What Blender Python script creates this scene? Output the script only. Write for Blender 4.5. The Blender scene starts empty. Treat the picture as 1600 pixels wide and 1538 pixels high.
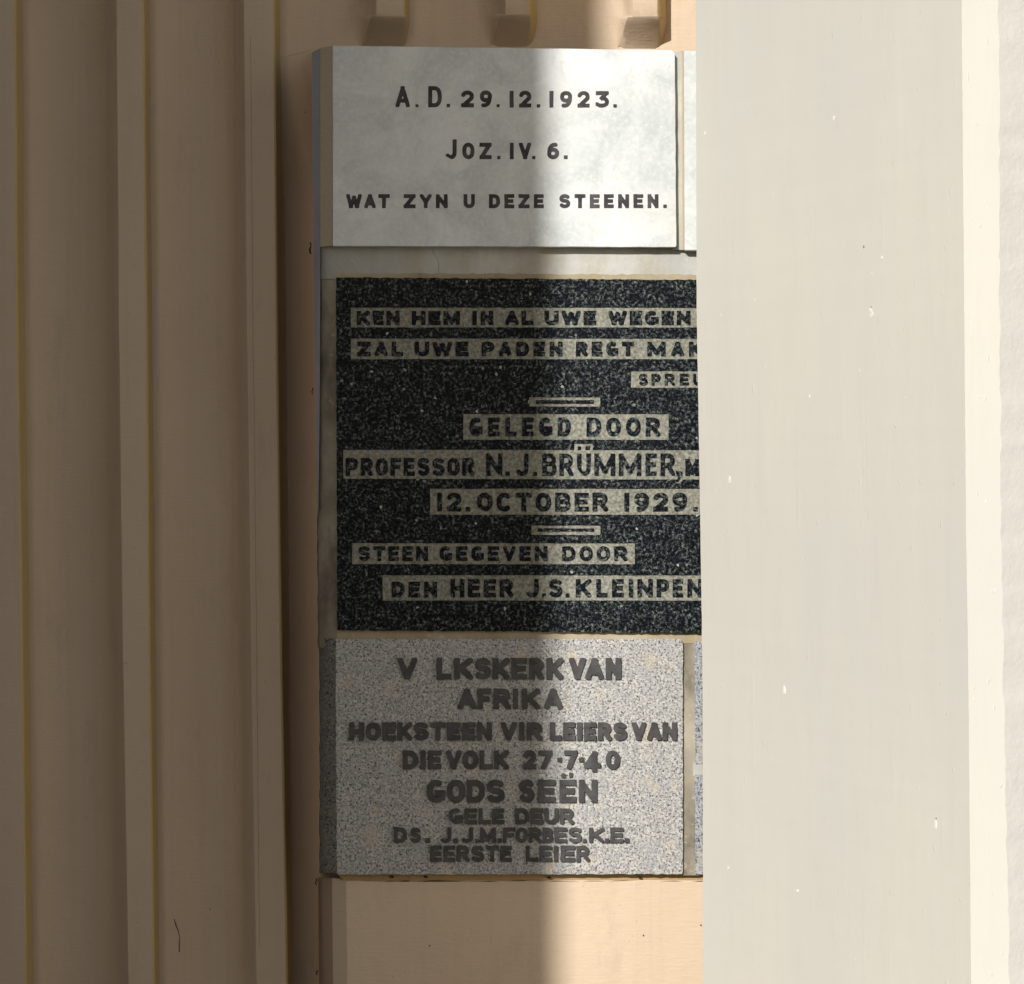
import bpy, math, random
import numpy as np
from mathutils import Vector, Matrix

R = math.radians
random.seed(7)
scene = bpy.context.scene

# ------------------------------------------------------------------ camera
S = 0.00107            # metres of wall per photograph pixel, on the plane y = 0
CZ = 1.5               # camera height
D = 4.28               # camera distance from the plane of the stones
cam_data = bpy.data.cameras.new("camera")
cam = bpy.data.objects.new("camera", cam_data)
scene.collection.objects.link(cam)
cam.location = (0, -D, CZ)
cam.rotation_euler = (R(90), 0, 0)
cam_data.sensor_width = 36.0
cam_data.sensor_fit = 'HORIZONTAL'
cam_data.lens = 36.0 * D / (1600 * S)
cam_data.clip_start = 0.05
cam_data.clip_end = 500
scene.camera = cam

# ------------------------------------------------------------------ sky + sun
SUN_TO = Vector((-0.43, -1.0, 0.52)).normalized()     # direction towards the sun
elev = math.asin(SUN_TO.z)
azim = math.atan2(SUN_TO.x, SUN_TO.y)
world = bpy.data.worlds.new("World")
scene.world = world
world.use_nodes = True
wn = world.node_tree.nodes
wl = world.node_tree.links
wn.clear()
sky = wn.new('ShaderNodeTexSky')
sky.sky_type = 'NISHITA'
sky.sun_disc = False
sky.sun_elevation = elev
sky.sun_rotation = azim % (2 * math.pi)
sky.dust_density = 2.5
bg = wn.new('ShaderNodeBackground')
bg.inputs['Strength'].default_value = 0.068
wo = wn.new('ShaderNodeOutputWorld')
wl.new(sky.outputs[0], bg.inputs['Color'])
wl.new(bg.outputs[0], wo.inputs['Surface'])

sun_d = bpy.data.lights.new("sun", 'SUN')
sun_d.energy = 4.7
sun_d.angle = R(0.53)
sun_d.color = (1.0, 0.965, 0.905)
sun = bpy.data.objects.new("sun", sun_d)
sun.rotation_euler = SUN_TO.to_track_quat('Z', 'Y').to_euler()
sun.location = (-4, -9, 8)
scene.collection.objects.link(sun)

vs = scene.view_settings
vs.view_transform = 'Standard'
vs.look = 'None'
vs.exposure = 0.0
vs.gamma = 1.0
vs.use_curve_mapping = False
scene.cycles.max_bounces = 8
scene.cycles.diffuse_bounces = 6

# ------------------------------------------------------------------ helpers
def X(px, y=0.0):
    """wall x of a photograph column, for a thing standing at depth y"""
    return (px - 800.0) * S * (D + y) / D

def Z(py, y=0.0):
    return CZ + (769.0 - py) * S * (D + y) / D

def P(px, py, y=0.0):
    return Vector((X(px, y), y, Z(py, y)))

def empty(name, loc, label, cat, group=None):
    o = bpy.data.objects.new(name, None)
    o.empty_display_size = 0.1
    o.location = loc
    scene.collection.objects.link(o)
    o['label'] = label
    o['category'] = cat
    o['kind'] = 'thing'
    if group:
        o['group'] = group
    return o

def link_mesh(name, verts, faces, mat, parent=None, smooth=False, label=None):
    me = bpy.data.meshes.new(name)
    off = Vector((0, 0, 0))
    p = parent
    while p is not None:
        off = off + p.location
        p = p.parent
    me.from_pydata([Vector(v) - off for v in verts], [], faces)
    me.update()
    import bmesh
    bm = bmesh.new()
    bm.from_mesh(me)
    bmesh.ops.remove_doubles(bm, verts=bm.verts, dist=1e-6)
    bmesh.ops.recalc_face_normals(bm, faces=bm.faces)
    bm.to_mesh(me)
    bm.free()
    o = bpy.data.objects.new(name, me)
    me.materials.append(mat)
    if smooth:
        for f in me.polygons:
            f.use_smooth = True
    scene.collection.objects.link(o)
    if parent is not None:
        o.parent = parent
    if label:
        o['label'] = label
    return o

def bevel(o, w, seg=2):
    m = o.modifiers.new("edge", 'BEVEL')
    m.width = w
    m.segments = seg
    m.limit_method = 'ANGLE'
    m.angle_limit = R(25)
    return o

def sub_displace(o, levels, strength, size, seed=0):
    """uneven hand-worked surface: simple subdivision and a little real displacement"""
    s = o.modifiers.new("split", 'SUBSURF')
    s.subdivision_type = 'SIMPLE'
    s.levels = s.render_levels = levels
    t = bpy.data.textures.new("uneven", 'CLOUDS')
    t.noise_scale = size
    t.noise_depth = 3
    d = o.modifiers.new("uneven", 'DISPLACE')
    d.texture = t
    d.texture_coords = 'GLOBAL'
    d.strength = strength
    d.mid_level = 0.5
    return o

def rnd_line(a, b, n, amp, seed):
    """points from a to b (2d) with a wandering edge, end points kept"""
    rr = random.Random(seed)
    pts = []
    for i in range(n + 1):
        t = i / n
        k = 0 if i in (0, n) else 1
        pts.append((a[0] + (b[0] - a[0]) * t + k * rr.uniform(-amp, amp),
                    a[1] + (b[1] - a[1]) * t + k * rr.uniform(-amp, amp)))
    return pts

# ------------------------------------------------------------------ materials
class N:
    def __init__(self, name, rough=0.7, spec=0.3):
        self.m = bpy.data.materials.new(name)
        self.m.use_nodes = True
        self.t = self.m.node_tree
        self.b = self.t.nodes['Principled BSDF']
        self.b.inputs['Roughness'].default_value = rough
        self.b.inputs['Specular IOR Level'].default_value = spec
        self.geo = self.t.nodes.new('ShaderNodeTexCoord')
    def l(self, a, b):
        self.t.links.new(a, b)
    def mapped(self, scale=(1, 1, 1)):
        n = self.t.nodes.new('ShaderNodeMapping')
        n.inputs['Scale'].default_value = scale
        self.l(self.geo.outputs['Object'], n.inputs['Vector'])
        return n.outputs[0]
    def noise(self, scale, detail=3, rough=0.55, vec=None, dist=0.0):
        n = self.t.nodes.new('ShaderNodeTexNoise')
        n.inputs['Scale'].default_value = scale
        n.inputs['Detail'].default_value = detail
        n.inputs['Roughness'].default_value = rough
        n.inputs['Distortion'].default_value = dist
        self.l(vec if vec is not None else self.geo.outputs['Object'], n.inputs['Vector'])
        return n.outputs['Fac']
    def voronoi(self, scale, out='Color', vec=None, feature='F1', rnd=1.0):
        n = self.t.nodes.new('ShaderNodeTexVoronoi')
        n.feature = feature
        n.inputs['Scale'].default_value = scale
        n.inputs['Randomness'].default_value = rnd
        self.l(vec if vec is not None else self.geo.outputs['Object'], n.inputs['Vector'])
        return n.outputs[out]
    def ramp(self, fac, stops, interp='LINEAR'):
        n = self.t.nodes.new('ShaderNodeValToRGB')
        n.color_ramp.interpolation = interp
        els = n.color_ramp.elements
        while len(els) < len(stops):
            els.new(0.5)
        for e, (p, c) in zip(els, stops):
            e.position = p
            e.color = (c, c, c, 1) if not isinstance(c, tuple) else (*c, 1)
        self.l(fac, n.inputs[0])
        return n.outputs[0]
    def mix(self, fac, a, b, mode='MIX'):
        n = self.t.nodes.new('ShaderNodeMix')
        n.data_type = 'RGBA'
        n.blend_type = mode
        ins = [s for s in n.inputs if s.enabled]
        f, A, B = n.inputs[0], n.inputs[6], n.inputs[7]
        for sock, v in ((f, fac), (A, a), (B, b)):
            if isinstance(v, (int, float)):
                sock.default_value = v
            elif isinstance(v, tuple):
                sock.default_value = (*v, 1)
            else:
                self.l(v, sock)
        return n.outputs[2]
    def color(self, c):
        if isinstance(c, tuple):
            self.b.inputs['Base Color'].default_value = (*c, 1)
        else:
            self.l(c, self.b.inputs['Base Color'])
    def bump(self, pairs):
        prev = None
        for h, strength, dist in pairs:
            n = self.t.nodes.new('ShaderNodeBump')
            n.inputs['Strength'].default_value = strength
            n.inputs['Distance'].default_value = dist
            self.l(h, n.inputs['Height'])
            if prev is not None:
                self.l(prev, n.inputs['Normal'])
            prev = n.outputs[0]
        self.l(prev, self.b.inputs['Normal'])
    def sepx(self, comp='Z'):
        n = self.t.nodes.new('ShaderNodeSeparateXYZ')
        self.l(self.geo.outputs['Object'], n.inputs[0])
        return n.outputs[comp]

def mat_wall():
    n = N("tan wall paint", 0.6, 0.3)
    base = n.mix(n.ramp(n.noise(2.2, 4), [(0.35, 0.0), (0.7, 1.0)]), (0.585, 0.465, 0.345), (0.63, 0.51, 0.385))
    # long vertical run marks and small dirt
    runs = n.ramp(n.noise(1.0, 5, 0.6, n.mapped((38, 38, 1.1))), [(0.52, 0.0), (0.75, 1.0)])
    c = n.mix(n.mix(0.3, (0, 0, 0), runs), base, (0.47, 0.355, 0.245))
    scuff = n.ramp(n.noise(13, 6, 0.72, n.mapped((1, 1, 0.45))), [(0.56, 0.0), (0.70, 1.0)])
    c = n.mix(n.mix(0.28, (0, 0, 0), scuff), c, (0.42, 0.335, 0.25))
    spots = n.ramp(n.noise(120, 2), [(0.735, 0.0), (0.76, 1.0)])
    c = n.mix(n.mix(0.35, (0, 0, 0), spots), c, (0.25, 0.17, 0.10))
    n.color(c)
    n.bump([(n.noise(28, 5), 0.35, 0.004), (n.noise(260, 3), 0.3, 0.0012),
            (n.noise(30, 4, 0.6, n.mapped((1, 1, 9))), 0.28, 0.002), (n.noise(7, 3, 0.5, n.mapped((1, 1, 0.4))), 0.3, 0.012)])
    return n.m

def mat_pillar():
    n = N("cream pillar paint", 0.62, 0.25)
    streak = n.noise(1.0, 5, 0.65, n.mapped((48, 48, 4.0)), 0.8)
    broad = n.noise(3.0, 3, 0.5, n.mapped((1, 1, 0.5)))
    c = n.mix(n.ramp(broad, [(0.35, 0.0), (0.68, 1.0)]), (0.68, 0.658, 0.592), (0.64, 0.635, 0.592))
    c = n.mix(n.mix(0.36, (0, 0, 0), n.ramp(streak, [(0.48, 0.0), (0.75, 1.0)])), c, (0.63, 0.61, 0.545))
    chip = n.ramp(n.noise(75, 4, 0.6, n.mapped((1, 1, 0.7))), [(0.718, 0.0), (0.732, 1.0)])
    c = n.mix(chip, c, (0.82, 0.80, 0.73))
    n.color(c)
    ridge = n.ramp(n.noise(1.0, 4, 0.6, n.mapped((75, 75, 1.5)), 0.4), [(0.64, 0.0), (0.70, 1.0)])
    n.bump([(ridge, 0.10, 0.0015), (chip, 0.5, 0.0012), (streak, 0.09, 0.003), (n.noise(9, 3, 0.5, n.mapped((1, 1, 0.4))), 0.25, 0.006),
            (n.ramp(n.noise(150, 2, 0.5, n.mapped((1, 1, 0.35))), [(0.70, 0.0), (0.78, 1.0)]), 0.35, 0.0016),
            (n.noise(330, 2), 0.12, 0.0008)])
    return n.m

def mat_rough_plaster():
    n = N("rough cream plaster", 0.8, 0.2)
    c = n.mix(n.ramp(n.noise(4, 3), [(0.3, 0.0), (0.7, 1.0)]), (0.715, 0.70, 0.655), (0.68, 0.67, 0.63))
    n.color(c)
    n.bump([(n.noise(22, 5, 0.6), 0.22, 0.008), (n.noise(140, 3), 0.2, 0.002)])
    return n.m

def mat_marble(warm=0.0):
    n = N("white marble", 0.42, 0.3)
    cl = n.noise(9, 6, 0.62, None, 0.8)
    fine = n.noise(120, 5, 0.7, None, 0.3)
    c = n.mix(n.ramp(cl, [(0.36, 0.0), (0.62, 1.0)]), (0.48, 0.52, 0.53), (0.67, 0.70, 0.705))
    c = n.mix(n.mix(0.5, (0, 0, 0), n.ramp(fine, [(0.46, 0.0), (0.70, 1.0)])), c, (0.76, 0.79, 0.795))
    c = n.mix(n.mix(0.75, (0, 0, 0), n.ramp(n.noise(30, 6, 0.7, None, 1.6), [(0.56, 0.0), (0.72, 1.0)])), c, (0.50, 0.53, 0.53))
    c = n.mix(n.mix(0.4, (0, 0, 0), n.ramp(n.noise(5, 3), [(0.5, 0.0), (0.72, 1.0)])), c, (0.69, 0.665, 0.59))
    n.color(c)
    n.bump([(n.noise(60, 4), 0.08, 0.002), (n.ramp(n.noise(210, 2), [(0.70, 0.0), (0.76, 1.0)]), 0.15, 0.0008)])
    return n.m

def mat_black_granite(name="black granite", rough=0.36):
    n = N(name, rough, 0.05)
    v1 = n.voronoi(270)
    s1 = n.t.nodes.new('ShaderNodeSeparateColor')
    n.l(v1, s1.inputs[0])
    grain = n.noise(185, 5, 0.75, None, 0.15)
    c = n.ramp(grain, [(0.42, (0.003, 0.003, 0.005)), (0.495, (0.008, 0.010, 0.013)),
                       (0.55, (0.05, 0.061, 0.060)), (0.64, (0.20, 0.235, 0.225))])
    big = n.noise(55, 3, 0.5)
    c = n.mix(n.ramp(big, [(0.36, 0.85), (0.58, 0.0)]), c, (0.004, 0.005, 0.009))
    fl = n.ramp(s1.outputs[0], [(0.95, 0.0), (0.99, 1.0)])
    c = n.mix(n.mix(0.4, (0, 0, 0), fl), c, (0.13, 0.16, 0.155))
    fk = n.ramp(s1.outputs[1], [(0.9965, 0.0), (0.9985, 1.0)])
    c = n.mix(fk, c, (0.42, 0.44, 0.42))
    n.color(c)
    n.bump([(grain, 0.12, 0.0008)])
    return n.m

def mat_honed():
    n = N("sandblasted granite ground", 0.9, 0.1)
    g = n.noise(190, 4, 0.65)
    c = n.ramp(g, [(0.32, (0.11, 0.11, 0.092)), (0.5, (0.225, 0.225, 0.19)), (0.66, (0.35, 0.35, 0.305))])
    c = n.mix(n.ramp(n.noise(16, 3), [(0.42, 0.0), (0.72, 0.3)]), c, (0.28, 0.265, 0.22))
    n.color(c)
    n.bump([(n.noise(420, 2), 0.35, 0.001)])
    return n.m

def mat_grey_granite(name="grey granite", tint=(1, 1, 1)):
    n = N(name, 0.7, 0.3)
    def T(c):
        return tuple(a * b for a, b in zip(c, tint))
    v = n.voronoi(380)
    s = n.t.nodes.new('ShaderNodeSeparateColor')
    n.l(v, s.inputs[0])
    c = n.ramp(s.outputs[0], [(0.0, T((0.24, 0.24, 0.25))), (0.35, T((0.365, 0.36, 0.35))),
                              (0.7, T((0.45, 0.445, 0.43))), (1.0, T((0.56, 0.55, 0.525)))])
    g = n.noise(265, 4, 0.68, None, 0.1)
    c = n.mix(n.ramp(g, [(0.405, 1.0), (0.455, 0.0)]), c, T((0.05, 0.052, 0.058)))
    c = n.mix(n.ramp(n.noise(36, 3), [(0.50, 0.0), (0.70, 0.5)]), c, T((0.33, 0.34, 0.36)))
    c = n.mix(n.ramp(n.noise(24, 2, 0.4), [(0.60, 0.0), (0.72, 0.38)]), c, T((0.55, 0.47, 0.34)))
    pk = n.ramp(n.voronoi(20, 'Distance'), [(0.055, 1.0), (0.085, 0.0)])
    c = n.mix(n.mix(0.35, (0, 0, 0), pk), c, T((0.58, 0.40, 0.29)))
    n.color(c)
    n.bump([(g, 0.30, 0.0015), (n.noise(420, 2), 0.3, 0.0008)])
    return n.m

def mat_lead():
    n = N("dull lead", 0.55, 0.4)
    c = n.mix(n.ramp(n.noise(60, 4), [(0.35, 0.0), (0.7, 1.0)]), (0.036, 0.034, 0.036), (0.078, 0.076, 0.081))
    n.color(c)
    n.bump([(n.noise(160, 3), 0.25, 0.0012)])
    return n.m

def mat_ink():
    n = N("black letter inlay", 0.6, 0.3)
    c = n.mix(n.ramp(n.noise(45, 4), [(0.4, 0.0), (0.75, 1.0)]), (0.028, 0.026, 0.030), (0.085, 0.082, 0.090))
    n.color(c)
    return n.m

def mat_mortar(name="cement mortar", a=(0.40, 0.37, 0.30), b=(0.24, 0.22, 0.165), stain=(0.10, 0.09, 0.07), amt=0.75):
    n = N(name, 0.85, 0.2)
    c = n.mix(n.ramp(n.noise(11, 5, 0.6), [(0.34, 0.0), (0.66, 1.0)]), a, b)
    st = n.ramp(n.noise(7, 5, 0.65, n.mapped((2.2, 2.2, 1))), [(0.47, 0.0), (0.68, 1.0)])
    c = n.mix(n.mix(amt, (0, 0, 0), st), c, stain)
    sp = n.ramp(n.noise(90, 3), [(0.64, 0.0), (0.72, 1.0)])
    c = n.mix(n.mix(0.35, (0, 0, 0), sp), c, (0.6, 0.58, 0.5))
    n.color(c)
    n.bump([(n.noise(35, 5), 0.5, 0.004), (n.noise(180, 3), 0.35, 0.0015)])
    return n.m

def mat_plain(name, c, rough=0.8, c2=None, scale=6):
    n = N(name, rough, 0.2)
    n.color(n.mix(n.noise(scale, 4), c, c2 or tuple(0.8 * k for k in c)))
    n.bump([(n.noise(scale * 8, 4), 0.3, 0.004)])
    return n.m

M_WALL = mat_wall()
M_PIL = mat_pillar()
M_ROUGH = mat_rough_plaster()
M_MARB = mat_marble()
M_BLK = mat_black_granite()
M_HONED = mat_honed()
M_GREY = mat_grey_granite()
M_BLUEGREY = mat_grey_granite("blue grey granite", (0.80, 0.84, 0.92))
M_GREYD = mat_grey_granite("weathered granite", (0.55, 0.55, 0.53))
M_LEAD = mat_lead()
M_INK = mat_ink()
M_MORT = mat_mortar()
M_SILL = mat_mortar("pale cement sill", (0.40, 0.405, 0.385), (0.50, 0.50, 0.475), (0.36, 0.30, 0.20), 0.6)
M_CREAM = mat_plain("cream edge", (0.62, 0.54, 0.41), 0.7, (0.52, 0.44, 0.31), 14)
M_SLATE = mat_plain("bluish grey edge", (0.40, 0.42, 0.46), 0.6, (0.28, 0.295, 0.33), 14)
M_YELLOW = mat_plain("yellow flank paint", (0.62, 0.46, 0.21), 0.6, (0.54, 0.40, 0.19), 9)
M_STAIN = mat_mortar('yellowed mortar', (0.43, 0.385, 0.28), (0.35, 0.295, 0.19), (0.26, 0.21, 0.13), 0.6)
M_OCHRE = mat_plain("ochre mortar lip", (0.46, 0.33, 0.17), 0.85, (0.33, 0.225, 0.11), 22)
M_SEAM = mat_plain("brown paint seam", (0.27, 0.20, 0.13), 0.9, (0.36, 0.27, 0.18), 40)
M_DIRT = mat_plain("dark dirt", (0.035, 0.025, 0.018), 0.95, None, 60)
M_GROUND = mat_plain("tan paving", (0.10, 0.08, 0.06), 0.9, (0.075, 0.06, 0.045), 2)
M_OCCLUDER = mat_plain("dark brown occluder", (0.17, 0.12, 0.085), 0.9, (0.13, 0.09, 0.065), 2)

# ------------------------------------------------------------------ letters
def arc(cx, cy, rx, ry, a0, a1, n=14, e=2.3):
    pts = []
    for i in range(n + 1):
        a = R(a0 + (a1 - a0) * i / n)
        c, s = math.cos(a), math.sin(a)
        pts.append((cx + rx * math.copysign(abs(c) ** (2 / e), c),
                    cy + ry * math.copysign(abs(s) ** (2 / e), s)))
    return pts

def glyph(ch):
    """centre lines in the unit box; every list is one polyline"""
    a = arc
    G = {
        'A': [[(0, 0), (.5, 1)], [(1, 0), (.5, 1)], [(.22, .27), (.78, .27)]],
        'B': [[(0, 0), (0, 1)], [(0, 1), (.55, 1)] + a(.55, .77, .38, .23, 90, -90) + [(0, .54)],
              [(0, .54), (.6, .54)] + a(.6, .27, .4, .27, 90, -90) + [(0, 0)]],
        'C': [a(.5, .5, .5, .5, 42, 318, 26)],
        'D': [[(0, 0), (0, 1)], [(0, 1), (.45, 1)] + a(.45, .5, .55, .5, 90, -90, 18) + [(0, 0)]],
        'E': [[(0, 0), (0, 1)], [(0, 1), (1, 1)], [(0, .51), (.88, .51)], [(0, 0), (1, 0)]],
        'F': [[(0, 0), (0, 1)], [(0, 1), (1, 1)], [(0, .5), (.85, .5)]],
        'G': [a(.5, .5, .5, .5, 56, 330, 26), [(1, .12), (1, .38)], [(.62, .38), (1, .38)]],
        'H': [[(0, 0), (0, 1)], [(1, 0), (1, 1)], [(0, .5), (1, .5)]],
        'I': [[(.5, 0), (.5, 1)]],
        'J': [[(1, 1), (1, .32)] + a(.5, .32, .5, .32, 0, -150)],
        'K': [[(0, 0), (0, 1)], [(0, .33), (1, 1.02)], [(.3, .58), (1, -.02)]],
        'L': [[(0, 0), (0, 1)], [(0, 0), (1, 0)]],
        'M': [[(0, 0), (0, 1)], [(1, 0), (1, 1)], [(0, 1), (.5, .12)], [(1, 1), (.5, .12)]],
        'N': [[(0, 0), (0, 1)], [(1, 0), (1, 1)], [(0, 1), (1, 0)]],
        'O': [a(.5, .5, .5, .5, 0, 360, 36)],
        'P': [[(0, 0), (0, 1)], [(0, 1), (.55, 1)] + a(.55, .71, .45, .29, 90, -90) + [(0, .42)]],
        'R': [[(0, 0), (0, 1)], [(0, 1), (.5, 1)] + a(.5, .73, .45, .27, 90, -90) + [(0, .46)],
              [(.5, .46), (1, -.02)]],
        'S': [a(.5, .765, .48, .235, 15, 270) + a(.5, .265, .5, .265, 90, -165)],
        'T': [[(0, 1), (1, 1)], [(.5, 0), (.5, 1)]],
        'U': [[(0, 1), (0, .4)] + a(.5, .4, .5, .4, 180, 360, 18) + [(1, .4), (1, 1)]],
        'V': [[(0, 1.02), (.5, 0)], [(1, 1.02), (.5, 0)]],
        'W': [[(0, 1.02), (.24, 0)], [(.24, 0), (.5, .85)], [(.5, .85), (.76, 0)], [(.76, 0), (1, 1.02)]],
        'Y': [[(0, 1.02), (.5, .42)], [(1, 1.02), (.5, .42)], [(.5, 0), (.5, .42)]],
        'Z': [[(0, 1), (1, 1)], [(1, 1), (0, 0)], [(0, 0), (1, 0)]],
        '0': [a(.5, .5, .5, .5, 0, 360, 36)],
        '1': [[(.5, 0), (.5, 1)]],
        '2': [a(.5, .7, .5, .3, 172, -25, 18) + [(.03, 0)], [(0, 0), (1, 0)]],
        '3': [[(.03, 1), (.97, 1)], [(.97, 1), (.45, .6)], a(.42, .3, .58, .3, 92, -158, 20)],
        '4': [[(.68, 0), (.68, 1)], [(.68, 1), (0, .26)], [(0, .26), (1, .26)]],
        '6': [a(.5, .3, .5, .3, 0, 360, 30), a(.72, .32, .72, .68, 180, 78, 16)],
        '7': [[(0, 1), (1, 1)], [(1, 1), (.32, 0)]],
        '9': [a(.5, .7, .5, .3, 0, 360, 30), a(.28, .68, .72, .68, 0, -102, 16)],
    }
    return G[ch]

def sdf_grid(ch, w, h, t, step, rng, rough):
    pad = max(2.0, 3 * step)
    nx = int(math.ceil((w + 2 * pad) / step)) + 1
    ny = int(math.ceil((h + 2 * pad) / step)) + 1
    gx, gy = np.meshgrid(np.arange(nx) * step - pad, np.arange(ny) * step - pad)
    f = np.full(gx.shape, 1e3)
    ht = t / 2
    if ch in '.-':
        f = np.maximum(np.abs(gx - w / 2) - w / 2, np.abs(gy - h / 2) - h / 2)
    elif ch == ',':
        f1 = np.maximum(np.abs(gx - w / 2) - w / 2, np.abs(gy - h * .78) - h * .22)
        k = (h * .78 - gy) / (h * .78)
        xr = w - k * w * .62
        xl = w * .45 - k * w * .45
        f2 = np.maximum(np.maximum(gx - xr, xl - gx), np.maximum(-gy, gy - h * .8))
        f = np.minimum(f1, f2)
    else:
        for pl in glyph(ch):
            pts = [(ht + u * (w - t), ht + v * (h - t)) for u, v in pl]
            if ch in 'I1':
                pts = [(w / 2, p[1]) for p in pts]
            m = len(pts)
            for i in range(m - 1):
                ax, ay = pts[i]
                bx, by = pts[i + 1]
                L = math.hypot(bx - ax, by - ay)
                if L < 1e-6:
                    continue
                ux, uy = (bx - ax) / L, (by - ay) / L
                def edge(p):
                    return min(abs(p[0] - ht), abs(p[0] - w + ht), abs(p[1] - ht), abs(p[1] - h + ht)) < 1e-4
                s0 = -ht if (m == 2 or (i == 0 and edge(pts[0]) and abs(uy) > .99)) else 0.0
                s1 = L + (ht if (m == 2 or (i == m - 2 and edge(pts[-1]) and abs(uy) > .99)) else 0.0)
                dx, dy = gx - ax, gy - ay
                s = dx * ux + dy * uy
                d = np.abs(-dx * uy + dy * ux) - ht
                q = np.maximum(np.maximum(s0 - s, s - s1), d)
                f = np.minimum(f, q)
                if m > 2 and i > 0:
                    f = np.minimum(f, np.hypot(gx - ax, gy - ay) - ht)
        box = np.maximum(np.abs(gx - w / 2) - w / 2, np.abs(gy - h / 2) - h / 2)
        f = np.maximum(f, box)
    if rough > 0:
        for cell, amp in ((5.5, rough), (2.4, rough * .7)):
            cw, chh = int(gx.shape[1] * step / cell) + 3, int(gx.shape[0] * step / cell) + 3
            c = rng.uniform(-1, 1, (chh, cw))
            fx = (gx + pad) / cell
            fy = (gy + pad) / cell
            ix, iy = fx.astype(int), fy.astype(int)
            tx, ty = fx - ix, fy - iy
            v = (c[iy, ix] * (1 - tx) + c[iy, ix + 1] * tx) * (1 - ty) + (c[iy + 1, ix] * (1 - tx) + c[iy + 1, ix + 1] * tx) * ty
            f = f + amp * v
    f[0, :] = f[-1, :] = 5
    f[:, 0] = f[:, -1] = 5
    return f, pad

def contours(f, step, pad):
    f = np.where(np.abs(f) < 1e-4, 1e-4, f)
    ny, nx = f.shape
    seg = {}
    ins = f < 0
    def pt(key):
        j, i, o = key
        a = f[j, i]
        b = f[j, i + 1] if o == 0 else f[j + 1, i]
        t = a / (a - b)
        return ((i + (t if o == 0 else 0)) * step - pad, (j + (t if o == 1 else 0)) * step - pad)
    code = ins[:-1, :-1] * 1 + ins[:-1, 1:] * 2 + ins[1:, 1:] * 4 + ins[1:, :-1] * 8
    for j, i in zip(*np.nonzero((code != 0) & (code != 15))):
        c = code[j, i]
        Bm, Rr, Tt, Ll = (j, i, 0), (j, i + 1, 1), (j + 1, i, 0), (j, i, 1)
        tab = {1: [(Ll, Bm)], 2: [(Bm, Rr)], 3: [(Ll, Rr)], 4: [(Rr, Tt)], 5: [(Ll, Bm), (Rr, Tt)], 6: [(Bm, Tt)],
               7: [(Ll, Tt)], 8: [(Tt, Ll)], 9: [(Tt, Bm)], 10: [(Bm, Rr), (Tt, Ll)], 11: [(Tt, Rr)], 12: [(Rr, Ll)],
               13: [(Rr, Bm)], 14: [(Bm, Ll)]}
        for a, b in tab[int(c)]:
            seg[a] = b
    loops = []
    while seg:
        k0 = next(iter(seg))
        k, lp = k0, []
        while k in seg:
            lp.append(pt(k))
            k = seg.pop(k)
        if len(lp) >= 4:
            # drop points that lie on straight runs
            out = []
            near = []
            for p in lp:
                if not near or math.hypot(p[0] - near[-1][0], p[1] - near[-1][1]) > 0.12:
                    near.append(p)
            lp = near
            m = len(lp)
            for q in range(m):
                x0, y0 = out[-1] if out else lp[q - 1]
                x1, y1 = lp[q]
                x2, y2 = lp[(q + 1) % m]
                dd = math.hypot(x2 - x0, y2 - y0) + 1e-9
                if abs((x1 - x0) * (y2 - y0) - (y1 - y0) * (x2 - x0)) / dd > 0.05:
                    out.append(lp[q])
            if len(out) >= 3:
                loops.append(out)
    return loops

WIDTH = {'I': .38, '1': .42, 'W': 1.35, 'M': 1.2, 'L': .85, 'E': .9, 'F': .85, 'J': .8, '.': .3, ',': .3}

def spread(text, x0, x1, gap):
    ws = [WIDTH.get(c, 1.0) for c in text]
    k = (x1 - x0) / (sum(ws) + gap * (len(text) - 1))
    out, x = [], x0
    for c, w in zip(text, ws):
        out.append((c, x, x + w * k))
        x += (w + gap) * k
    return out

def line_loops(chars, ytop, ybot, t, rough, rng):
    """chars: (char, x0, x1[, ytop, ybot]); loops in photograph pixels"""
    loops = []
    for c in chars:
        ch, x0, x1 = c[:3]
        yt, yb = (c[3], c[4]) if len(c) > 3 else (ytop, ybot)
        if ch == '.' and len(c) == 3:
            yt = yb - (x1 - x0)
        w, h = x1 - x0, yb - yt
        tt = min(t, w) if ch in 'I1' else min(t, w * .46)
        f, pad = sdf_grid(ch, w, h, tt, 0.85, rng, rough)
        for lp in contours(f, 0.85, pad):
            loops.append([(x0 + x, yb - y) for x, y in lp])
    return loops

def filled(name, loops, y_front, depth, mat, parent, bev=0.0, label=None):
    """a flat shape with holes, standing `depth` deep with its front at y_front"""
    cu = bpy.data.curves.new(name, 'CURVE')
    cu.dimensions = '2D'
    cu.fill_mode = 'BOTH'
    k = 1.0 / S                      # built in pixel units: the fill needs room
    cu.extrude = (depth / 2 - bev) * k
    if bev > 0:
        cu.bevel_depth = bev * k
        cu.bevel_resolution = 0
        cu.offset = -bev * k
    for lp in loops:
        sp = cu.splines.new('POLY')
        sp.points.add(len(lp) - 1)
        for q, (x, y) in zip(sp.points, lp):
            q.co = (x - 800, 769 - y, 0, 1)
        sp.use_cyclic_u = True
    tmp = bpy.data.objects.new("tmp", cu)
    scene.collection.objects.link(tmp)
    dg = bpy.context.evaluated_depsgraph_get()
    dg.update()
    me0 = bpy.data.meshes.new_from_object(tmp.evaluated_get(dg))
    g = S * (D + y_front) / D
    vs_ = [Vector((v.co.x * g, y_front + depth / 2 - v.co.z * S, CZ + v.co.y * g)) for v in me0.vertices]
    fs_ = [tuple(p.vertices) for p in me0.polygons]
    bpy.data.objects.remove(tmp)
    bpy.data.curves.remove(cu)
    bpy.data.meshes.remove(me0)
    return link_mesh(name, vs_, fs_, mat, parent, label=label)

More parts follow.
